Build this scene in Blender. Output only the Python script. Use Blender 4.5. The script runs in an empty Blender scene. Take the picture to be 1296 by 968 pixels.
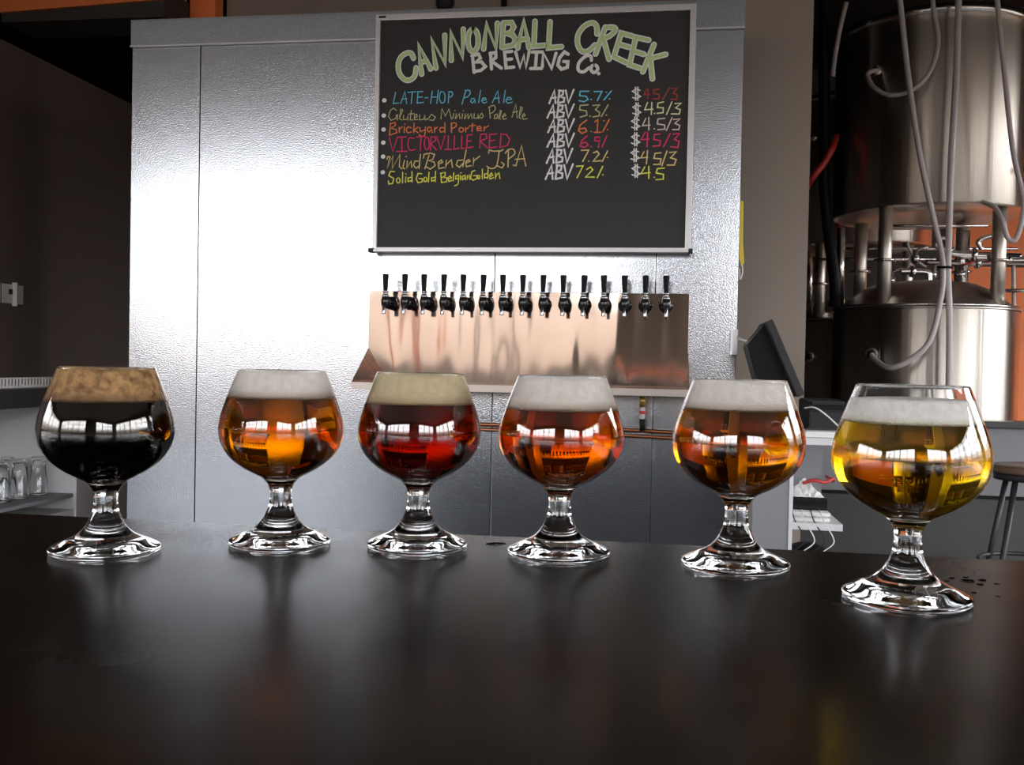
import bpy, bmesh, math, random
from mathutils import Vector, Matrix

random.seed(7)
scene = bpy.context.scene
COL = scene.collection
PI = math.pi

# ------------------------------------------------------------------ camera
ZB = 1.07                                   # height of the bar top
cam_data = bpy.data.cameras.new('camera')
cam = bpy.data.objects.new('camera', cam_data)
COL.objects.link(cam)
cam_data.sensor_fit = 'HORIZONTAL'
cam_data.sensor_width = 36.0
cam_data.lens = 33.97
cam_data.clip_start = 0.01
yaw, pitch, roll = math.radians(8.539), math.radians(-1.112), math.radians(1.139)
fwd = Vector((-math.sin(yaw)*math.cos(pitch), math.cos(yaw)*math.cos(pitch), math.sin(pitch)))
r0 = Vector((math.cos(yaw), math.sin(yaw), 0))
u0 = r0.cross(fwd)
rgt = r0*math.cos(roll) + u0*math.sin(roll)
upv = rgt.cross(fwd)
cam.matrix_world = Matrix(((rgt.x, upv.x, -fwd.x, 0.0), (rgt.y, upv.y, -fwd.y, 0.0),
                           (rgt.z, upv.z, -fwd.z, ZB + 0.1166), (0, 0, 0, 1)))
scene.camera = cam

# ------------------------------------------------------------------ light and exposure
scene.view_settings.view_transform = 'Standard'
scene.view_settings.look = 'None'
scene.view_settings.gamma = 1.0
scene.view_settings.use_curve_mapping = False
scene.view_settings.exposure = 0.08
scene.cycles.max_bounces = 20
scene.cycles.transmission_bounces = 18
scene.cycles.glossy_bounces = 8
scene.cycles.diffuse_bounces = 5
scene.cycles.transparent_max_bounces = 12
scene.cycles.use_denoising = True
scene.cycles.sample_clamp_indirect = 12.0
scene.cycles.blur_glossy = 0.3

world = bpy.data.worlds.new('sky')
scene.world = world
world.use_nodes = True
wn, wl = world.node_tree.nodes, world.node_tree.links
wn.clear()
w_out = wn.new('ShaderNodeOutputWorld')
w_bg = wn.new('ShaderNodeBackground')
w_bg.inputs['Strength'].default_value = 14.0
w_tc = wn.new('ShaderNodeTexCoord')
w_sep = wn.new('ShaderNodeSeparateXYZ')
w_ramp = wn.new('ShaderNodeValToRGB')       # bright overcast sky over darker ground
w_ramp.color_ramp.elements[0].position = 0.45
w_ramp.color_ramp.elements[0].color = (0.075, 0.066, 0.058, 1)
w_ramp.color_ramp.elements[1].position = 0.585
w_ramp.color_ramp.elements[1].color = (0.95, 0.98, 1.04, 1)
for p_, c_ in ((0.49, (0.115, 0.098, 0.085, 1)), (0.532, (0.15, 0.128, 0.112, 1)), (0.555, (0.55, 0.54, 0.54, 1))):   # buildings along the skyline
    w_ramp.color_ramp.elements.new(p_).color = c_
w_map = wn.new('ShaderNodeMapRange')
w_map.inputs['From Min'].default_value = -1
w_map.inputs['From Max'].default_value = 1
wl.new(w_tc.outputs['Generated'], w_sep.inputs[0])
wl.new(w_sep.outputs['Z'], w_map.inputs['Value'])
wl.new(w_map.outputs[0], w_ramp.inputs['Fac'])
wl.new(w_ramp.outputs['Color'], w_bg.inputs['Color'])
wl.new(w_bg.outputs[0], w_out.inputs['Surface'])

# window openings of the room: (wall, along0, along1, z0, z1)
BACK_Y, RIGHT_X, LEFT_X, CEIL = -7.0, 6.5, -9.0, 4.3
WINDOWS_BACK = [(-8.6, -0.80, 1.15, 3.8), (1.5, 6.2, 1.15, 3.8)]
WINDOWS_RIGHT = [(-6.0, 2.2, 1.0, 3.6), (3.2, 6.6, 1.0, 3.6)]
WINDOWS_LEFT = [(-6.0, 1.6, 1.15, 3.6)]
def portal(loc, rot, sx, sy):
    ld = bpy.data.lights.new('window_daylight', 'AREA')
    ld.shape = 'RECTANGLE'
    ld.size, ld.size_y = sx, sy
    ld.cycles.is_portal = True
    o = bpy.data.objects.new('window_daylight', ld)
    COL.objects.link(o)
    o.location = loc
    o.rotation_euler = rot
for a, b, z0, z1 in WINDOWS_BACK:
    portal(((a+b)/2, BACK_Y-0.12, (z0+z1)/2), (PI/2, 0, 0), b-a, z1-z0)     # faces +Y
for a, b, z0, z1 in WINDOWS_RIGHT:
    portal((RIGHT_X+0.12, (a+b)/2, (z0+z1)/2), (PI/2, 0, PI/2), b-a, z1-z0)  # faces -X

for a, b, z0, z1 in WINDOWS_LEFT:
    portal((LEFT_X-0.12, (a+b)/2, (z0+z1)/2), (PI/2, 0, -PI/2), b-a, z1-z0)  # faces +X

# ------------------------------------------------------------------ materials
MATS = {}
def mat(name, col=(0.5, 0.5, 0.5), rough=0.5, metal=0.0, noise=None, bump=None, spec=None, coat=0.0,
        rough_noise=None, sss=0.0):
    """noise=(scale, amount) colour variation; bump=(scale, strength, stretch xyz or None)"""
    m = bpy.data.materials.new(name)
    m.use_nodes = True
    nt = m.node_tree
    b = nt.nodes['Principled BSDF']
    b.inputs['Base Color'].default_value = (*col, 1)
    b.inputs['Roughness'].default_value = rough
    b.inputs['Metallic'].default_value = metal
    if spec is not None: b.inputs['Specular IOR Level'].default_value = spec
    if coat: b.inputs['Coat Weight'].default_value = coat
    if sss:
        b.inputs['Subsurface Weight'].default_value = sss
        b.inputs['Subsurface Radius'].default_value = (0.004, 0.003, 0.002)
    tc = nt.nodes.new('ShaderNodeTexCoord')
    def tex(scale, stretch=None, detail=4):
        n = nt.nodes.new('ShaderNodeTexNoise')
        n.inputs['Scale'].default_value = scale
        n.inputs['Detail'].default_value = detail
        if stretch:
            mp = nt.nodes.new('ShaderNodeMapping')
            mp.inputs['Scale'].default_value = stretch
            nt.links.new(tc.outputs['Object'], mp.inputs[0])
            nt.links.new(mp.outputs[0], n.inputs['Vector'])
        else:
            nt.links.new(tc.outputs['Object'], n.inputs['Vector'])
        return n
    if noise:
        n = tex(noise[0])
        mx = nt.nodes.new('ShaderNodeMix')
        mx.data_type = 'RGBA'
        k = noise[1]
        mx.inputs[6].default_value = (*[max(0, c*(1-k)) for c in col], 1)
        mx.inputs[7].default_value = (*[min(1, c*(1+k)) for c in col], 1)
        nt.links.new(n.outputs['Fac'], mx.inputs[0])
        nt.links.new(mx.outputs[2], b.inputs['Base Color'])
    if rough_noise:
        n = tex(rough_noise[0])
        mr = nt.nodes.new('ShaderNodeMapRange')
        mr.inputs['From Min'].default_value, mr.inputs['From Max'].default_value = 0.3, 0.7
        mr.inputs['To Min'].default_value, mr.inputs['To Max'].default_value = rough_noise[1], rough_noise[2]
        nt.links.new(n.outputs['Fac'], mr.inputs['Value'])
        nt.links.new(mr.outputs[0], b.inputs['Roughness'])
    if bump:
        n = tex(bump[0], bump[2] if len(bump) > 2 else None, 3)
        bp = nt.nodes.new('ShaderNodeBump')
        bp.inputs['Strength'].default_value = bump[1]
        bp.inputs['Distance'].default_value = bump[3] if len(bump) > 3 else 0.002
        nt.links.new(n.outputs['Fac'], bp.inputs['Height'])
        nt.links.new(bp.outputs[0], b.inputs['Normal'])
    MATS[name] = m
    return m

mat('embossed', (0.61, 0.64, 0.69), 0.17, 1.0, noise=(230, 0.45), bump=(190, 0.42, None, 0.0012))
mat('plate_steel', (0.50, 0.41, 0.36), 0.08, 1.0, bump=(1.0, 1.0, (2.3, 2.3, 0.55), 0.020))
mat('lip_steel', (0.40, 0.345, 0.31), 0.32, 1.0)
mat('ceiling_paint', (0.42, 0.41, 0.40), 0.8)
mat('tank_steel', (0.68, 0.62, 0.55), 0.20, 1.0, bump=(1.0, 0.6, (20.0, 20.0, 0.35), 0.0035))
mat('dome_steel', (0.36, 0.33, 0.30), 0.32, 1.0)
mat('leg_steel', (0.74, 0.68, 0.60), 0.42, 1.0)
mat('pipe_steel', (0.72, 0.70, 0.67), 0.22, 1.0)
mat('dark_chrome', (0.30, 0.30, 0.31), 0.2, 1.0)
mat('chrome', (0.62, 0.62, 0.63), 0.12, 1.0)
mat('black_plastic', (0.006, 0.006, 0.0065), 0.5, spec=0.15)
mat('black_gloss', (0.01, 0.01, 0.011), 0.2)
mat('dark_plastic', (0.02, 0.02, 0.022), 0.5, spec=0.25)
mat('grey_plastic', (0.028, 0.028, 0.030), 0.5, spec=0.25)
mat('bar_top', (0.0115, 0.0085, 0.0060), 0.25, noise=(6, 0.3), rough_noise=(9, 0.20, 0.28), spec=0.12)
mat('bar_body', (0.02, 0.018, 0.016), 0.5)
mat('taupe_paint', (0.27, 0.222, 0.182), 0.75, noise=(3, 0.05), bump=(90, 0.15))
mat('dark_paint', (0.15, 0.118, 0.102), 0.8, noise=(3, 0.05), spec=0.2)
mat('black_paint', (0.006, 0.006, 0.006), 0.9)
mat('soffit_paint', (0.045, 0.038, 0.034), 0.8)
mat('orange_paint', (0.90, 0.225, 0.06), 0.55, noise=(5, 0.06))
mat('concrete', (0.12, 0.115, 0.11), 0.55, noise=(2.5, 0.2))
mat('room_paint', (0.26, 0.22, 0.18), 0.8)
mat('frame_dark', (0.03, 0.03, 0.03), 0.5)
mat('frame_silver', (0.62, 0.60, 0.60), 0.35, 0.6)
mat('slate', (0.021, 0.020, 0.019), 0.6, noise=(5, 0.25))
mat('white_laminate', (0.62, 0.61, 0.61), 0.45)
mat('grey_panel', (0.21, 0.21, 0.22), 0.6)
mat('dark_panel', (0.05, 0.048, 0.046), 0.65)
mat('counter_dark', (0.035, 0.034, 0.036), 0.35)
mat('paper', (0.75, 0.74, 0.72), 0.7)
mat('copper', (0.42, 0.17, 0.085), 0.28, 1.0)
mat('brass', (0.60, 0.42, 0.14), 0.3, 1.0)
mat('red_rubber', (0.45, 0.03, 0.02), 0.45)
mat('yellow_tape', (0.70, 0.52, 0.03), 0.5)
mat('hose', (0.50, 0.45, 0.44), 0.35)
mat('white_plastic', (0.70, 0.69, 0.67), 0.4)
mat('wood_seat', (0.16, 0.10, 0.065), 0.45, noise=(14, 0.3))
mat('stool_metal', (0.03, 0.03, 0.032), 0.45, 0.3)

# tanks are brushed around their girth: highlights smear up and down
nt = MATS['tank_steel'].node_tree
tg = nt.nodes.new('ShaderNodeTangent')
tg.direction_type, tg.axis = 'RADIAL', 'Z'
pb = nt.nodes['Principled BSDF']
nt.links.new(tg.outputs[0], pb.inputs['Tangent'])
pb.inputs['Anisotropic'].default_value = 0.92
pb.inputs['Anisotropic Rotation'].default_value = 0.25
pb.inputs['Roughness'].default_value = 0.36

def glass_mat(name, ior=1.5, col=(1, 1, 1), absorb=None, rough=0.0):
    m = bpy.data.materials.new(name)
    m.use_nodes = True
    nt = m.node_tree
    nt.nodes.clear()
    o = nt.nodes.new('ShaderNodeOutputMaterial')
    g = nt.nodes.new('ShaderNodeBsdfGlass')
    g.inputs['IOR'].default_value = ior
    g.inputs['Color'].default_value = (*col, 1)
    g.inputs['Roughness'].default_value = rough
    nt.links.new(g.outputs[0], o.inputs['Surface'])
    if absorb:                               # absorption per metre for r, g, b
        d = max(absorb)
        v = nt.nodes.new('ShaderNodeVolumeAbsorption')
        v.inputs['Density'].default_value = d
        v.inputs['Color'].default_value = (*[1 - a/d for a in absorb], 1)
        nt.links.new(v.outputs[0], o.inputs['Volume'])
    MATS[name] = m
    return m
glass_mat('clear_glass', 1.5, (0.985, 0.99, 0.99))
glass_mat('water', 1.33)
glass_mat('stout', 1.34, absorb=(420, 620, 900))
glass_mat('amber_ale', 1.34, absorb=(5, 26, 150))
glass_mat('red_ale', 1.34, absorb=(22, 88, 190))
glass_mat('copper_ale', 1.34, absorb=(6, 36, 160))
glass_mat('gold_ipa', 1.34, absorb=(6, 26, 140))
glass_mat('blonde_ale', 1.34, absorb=(4, 13, 85))

def pane_mat():
    m = bpy.data.materials.new('window_glass')
    m.use_nodes = True
    nt = m.node_tree
    nt.nodes.clear()
    o = nt.nodes.new('ShaderNodeOutputMaterial')
    t = nt.nodes.new('ShaderNodeBsdfTransparent')
    g = nt.nodes.new('ShaderNodeBsdfGlossy')
    g.inputs['Roughness'].default_value = 0.0
    mx = nt.nodes.new('ShaderNodeMixShader')
    mx.inputs[0].default_value = 0.06
    nt.links.new(t.outputs[0], mx.inputs[1])
    nt.links.new(g.outputs[0], mx.inputs[2])
    nt.links.new(mx.outputs[0], o.inputs['Surface'])
    MATS['window_glass'] = m
pane_mat()

def foam_mat(name, c0, c1, scale, soaked):
    m = mat(name, c0, 0.75, sss=0.0)
    nt = m.node_tree
    b = nt.nodes['Principled BSDF']
    tc = nt.nodes.new('ShaderNodeTexCoord')
    v = nt.nodes.new('ShaderNodeTexVoronoi')
    v.inputs['Scale'].default_value = scale
    n = nt.nodes.new('ShaderNodeTexNoise')
    n.inputs['Scale'].default_value = 210
    n.inputs['Detail'].default_value = 6
    nt.links.new(tc.outputs['Object'], v.inputs['Vector'])
    nt.links.new(tc.outputs['Object'], n.inputs['Vector'])
    mr = nt.nodes.new('ShaderNodeMapRange')
    mr.inputs['From Min'].default_value, mr.inputs['From Max'].default_value = 0.38, 0.68
    nt.links.new(n.outputs['Fac'], mr.inputs['Value'])
    mx = nt.nodes.new('ShaderNodeMix')
    mx.data_type = 'RGBA'
    mx.inputs[6].default_value = (*c0, 1)
    mx.inputs[7].default_value = (*c1, 1)
    nt.links.new(mr.outputs[0], mx.inputs[0])
    # the lowest foam is soaked with beer
    sp = nt.nodes.new('ShaderNodeSeparateXYZ')
    nt.links.new(tc.outputs['Generated'], sp.inputs[0])
    ad = nt.nodes.new('ShaderNodeMath')
    ad.operation = 'MULTIPLY_ADD'
    ad.inputs[1].default_value = 0.22
    nt.links.new(n.outputs['Fac'], ad.inputs[0])
    nt.links.new(sp.outputs['Z'], ad.inputs[2])
    m2 = nt.nodes.new('ShaderNodeMapRange')
    m2.inputs['From Min'].default_value, m2.inputs['From Max'].default_value = 0.10, 0.42
    m2.inputs['To Min'].default_value, m2.inputs['To Max'].default_value = 0.85, 0.0
    nt.links.new(ad.outputs[0], m2.inputs['Value'])
    mz = nt.nodes.new('ShaderNodeMix')
    mz.data_type = 'RGBA'
    mz.inputs[7].default_value = (*soaked, 1)
    nt.links.new(mx.outputs[2], mz.inputs[6])
    nt.links.new(m2.outputs[0], mz.inputs[0])
    nt.links.new(mz.outputs[2], b.inputs['Base Color'])
    bp = nt.nodes.new('ShaderNodeBump')
    bp.inputs['Strength'].default_value = 0.4
    bp.inputs['Distance'].default_value = 0.0008
    nt.links.new(v.outputs['Distance'], bp.inputs['Height'])
    nt.links.new(bp.outputs[0], b.inputs['Normal'])
foam_mat('tan_foam', (0.56, 0.33, 0.14), (0.20, 0.095, 0.03), 700, (0.10, 0.045, 0.015))
foam_mat('white_foam', (0.82, 0.76, 0.70), (0.72, 0.65, 0.58), 1100, (0.34, 0.20, 0.09))
foam_mat('pale_foam', (0.88, 0.85, 0.80), (0.78, 0.74, 0.68), 1100, (0.62, 0.55, 0.34))
foam_mat('cream_foam', (0.68, 0.56, 0.37), (0.60, 0.48, 0.29), 1100, (0.40, 0.26, 0.12))

CHALK = dict(green=(0.31, 0.40, 0.18), palegreen=(0.56, 0.58, 0.44), outline=(0.66, 0.67, 0.52), blue=(0.11, 0.38, 0.55),
             olive=(0.34, 0.32, 0.16), orange=(0.68, 0.14, 0.05), crimson=(0.46, 0.025, 0.09), tan=(0.46, 0.36, 0.14),
             yellow=(0.56, 0.52, 0.07), white=(0.78, 0.78, 0.76), darkred=(0.24, 0.03, 0.03), cream=(0.52, 0.50, 0.28),
             greige=(0.45, 0.38, 0.33))
for k, c in CHALK.items():
    mat('chalk_'+k, tuple(min(.95, 1.75*q) for q in c), 0.9, noise=(140, 0.22))

# ------------------------------------------------------------------ mesh helpers
def wloc(o):
    v = Vector((0, 0, 0))
    while o is not None:
        v += o.location
        o = o.parent
    return v

class MB:
    """collects shapes given in world (or, with a parent at the origin, local) coordinates"""
    def __init__(self):
        self.bm = bmesh.new()
    def box(self, x0, x1, y0, y1, z0, z1, bev=0.0):
        t = bmesh.new()
        bmesh.ops.create_cube(t, size=1)
        for v in t.verts:
            v.co = Vector((x0+(x1-x0)*(v.co.x+.5), y0+(y1-y0)*(v.co.y+.5), z0+(z1-z0)*(v.co.z+.5)))
        if bev:
            bmesh.ops.bevel(t, geom=t.edges[:], offset=bev, segments=2, affect='EDGES', profile=0.7)
        self._add(t)
        return self
    def _add(self, t, smooth=False):
        me = bpy.data.meshes.new('t')
        if smooth:
            for f in t.faces: f.smooth = True
        t.to_mesh(me)
        t.free()
        self.bm.from_mesh(me)
        bpy.data.meshes.remove(me)
    def prism(self, poly, axis, d0, d1, bev=0.0):
        """poly: 2D points in the plane normal to axis ('x': (y,z), 'y': (x,z), 'z': (x,y))"""
        t = bmesh.new()
        def P(p, d):
            return {'x': (d, p[0], p[1]), 'y': (p[0], d, p[1]), 'z': (p[0], p[1], d)}[axis]
        a = [t.verts.new(P(p, d0)) for p in poly]
        b = [t.verts.new(P(p, d1)) for p in poly]
        n = len(poly)
        t.faces.new(a)
        t.faces.new(b[::-1])
        for i in range(n):
            t.faces.new((a[i], b[i], b[(i+1) % n], a[(i+1) % n]))
        bmesh.ops.recalc_face_normals(t, faces=t.faces[:])
        if bev:
            bmesh.ops.bevel(t, geom=t.edges[:], offset=bev, segments=2, affect='EDGES')
        self._add(t)
        return self
    def lathe(self, prof, n=32, c=(0, 0, 0), axis='z', closed=False):
        """prof: (r, h) points; r == 0 makes a pole"""
        t = bmesh.new()
        rings = []
        for r, h in prof:
            if r <= 1e-7:
                rings.append([t.verts.new((0, 0, h))])
            else:
                rings.append([t.verts.new((r*math.cos(2*PI*i/n), r*math.sin(2*PI*i/n), h)) for i in range(n)])
        seq = list(zip(rings, rings[1:])) + ([(rings[-1], rings[0])] if closed else [])
        for A, B in seq:
            for i in range(n):
                j = (i+1) % n
                if len(A) == 1 and len(B) == 1: continue
                if len(A) == 1: t.faces.new((A[0], B[j], B[i]))
                elif len(B) == 1: t.faces.new((A[i], A[j], B[0]))
                else: t.faces.new((A[i], A[j], B[j], B[i]))
        bmesh.ops.recalc_face_normals(t, faces=t.faces[:])
        M = {'z': Matrix.Identity(4), 'y': Matrix.Rotation(PI/2, 4, 'X'), 'x': Matrix.Rotation(PI/2, 4, 'Y')}[axis]
        t.transform(Matrix.Translation(c) @ M)       # axis 'y': height runs towards -Y; 'x': towards +X
        self._add(t, True)
        return self
    def tube(self, pts, r, n=10, smooth_path=True, sub=6):
        pts = [Vector(p) for p in pts]
        if smooth_path and len(pts) > 2: pts = catmull(pts, sub)
        t = bmesh.new()
        rings = []
        up = Vector((0, 0, 1))
        d0 = (pts[1]-pts[0]).normalized()
        if abs(d0.dot(up)) > 0.9: up = Vector((1, 0, 0))
        nrm = d0.cross(up).normalized()
        for i, p in enumerate(pts):
            d = (pts[min(i+1, len(pts)-1)] - pts[max(i-1, 0)]).normalized()
            nrm = (nrm - d*nrm.dot(d)).normalized()
            bn = d.cross(nrm)
            rr = r[i] if isinstance(r, (list, tuple)) else r
            rings.append([t.verts.new(p + nrm*rr*math.cos(2*PI*k/n) + bn*rr*math.sin(2*PI*k/n)) for k in range(n)])
        for A, B in zip(rings, rings[1:]):
            for i in range(n):
                t.faces.new((A[i], A[(i+1) % n], B[(i+1) % n], B[i]))
        t.faces.new(rings[0][::-1])
        t.faces.new(rings[-1])
        bmesh.ops.recalc_face_normals(t, faces=t.faces[:])
        self._add(t, True)
        return self
    def build(self, name, material, parent=None, kind=None, label=None):
        me = bpy.data.meshes.new(name)
        if parent is not None:
            off = wloc(parent)
            for v in self.bm.verts: v.co -= off
        self.bm.to_mesh(me)
        self.bm.free()
        me.materials.append(MATS[material])
        o = bpy.data.objects.new(name, me)
        COL.objects.link(o)
        o.parent = parent
        if kind: o['kind'] = kind
        if label: o['label'] = label
        return o

def catmull(pts, sub=6):
    out = []
    n = len(pts)
    for i in range(n-1):
        p0, p1, p2, p3 = pts[max(i-1, 0)], pts[i], pts[i+1], pts[min(i+2, n-1)]
        for k in range(sub):
            s = k/sub
            out.append(0.5*((2*p1) + (p2-p0)*s + (2*p0-5*p1+4*p2-p3)*s*s + (3*p1-p0-3*p2+p3)*s**3))
    out.append(pts[-1])
    return out

def thing(name, label, cat, loc=(0, 0, 0), group=None):
    o = bpy.data.objects.new(name, None)
    o.empty_display_size = 0.05
    COL.objects.link(o)
    o.location = loc
    o['label'], o['category'] = label, cat
    if group: o['group'] = group
    return o
def tag(o, label, cat, group=None):
    o['label'], o['category'] = label, cat
    if group: o['group'] = group
    return o
def copy_thing(root, loc, label=None):
    r = root.copy()
    COL.objects.link(r)
    r.location = loc
    if label: r['label'] = label
    for ch in list(root.children):
        c = ch.copy()
        COL.objects.link(c)
        c.parent = r
        for g in list(ch.children):
            d = g.copy()
            COL.objects.link(d)
            d.parent = c
    return r
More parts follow.
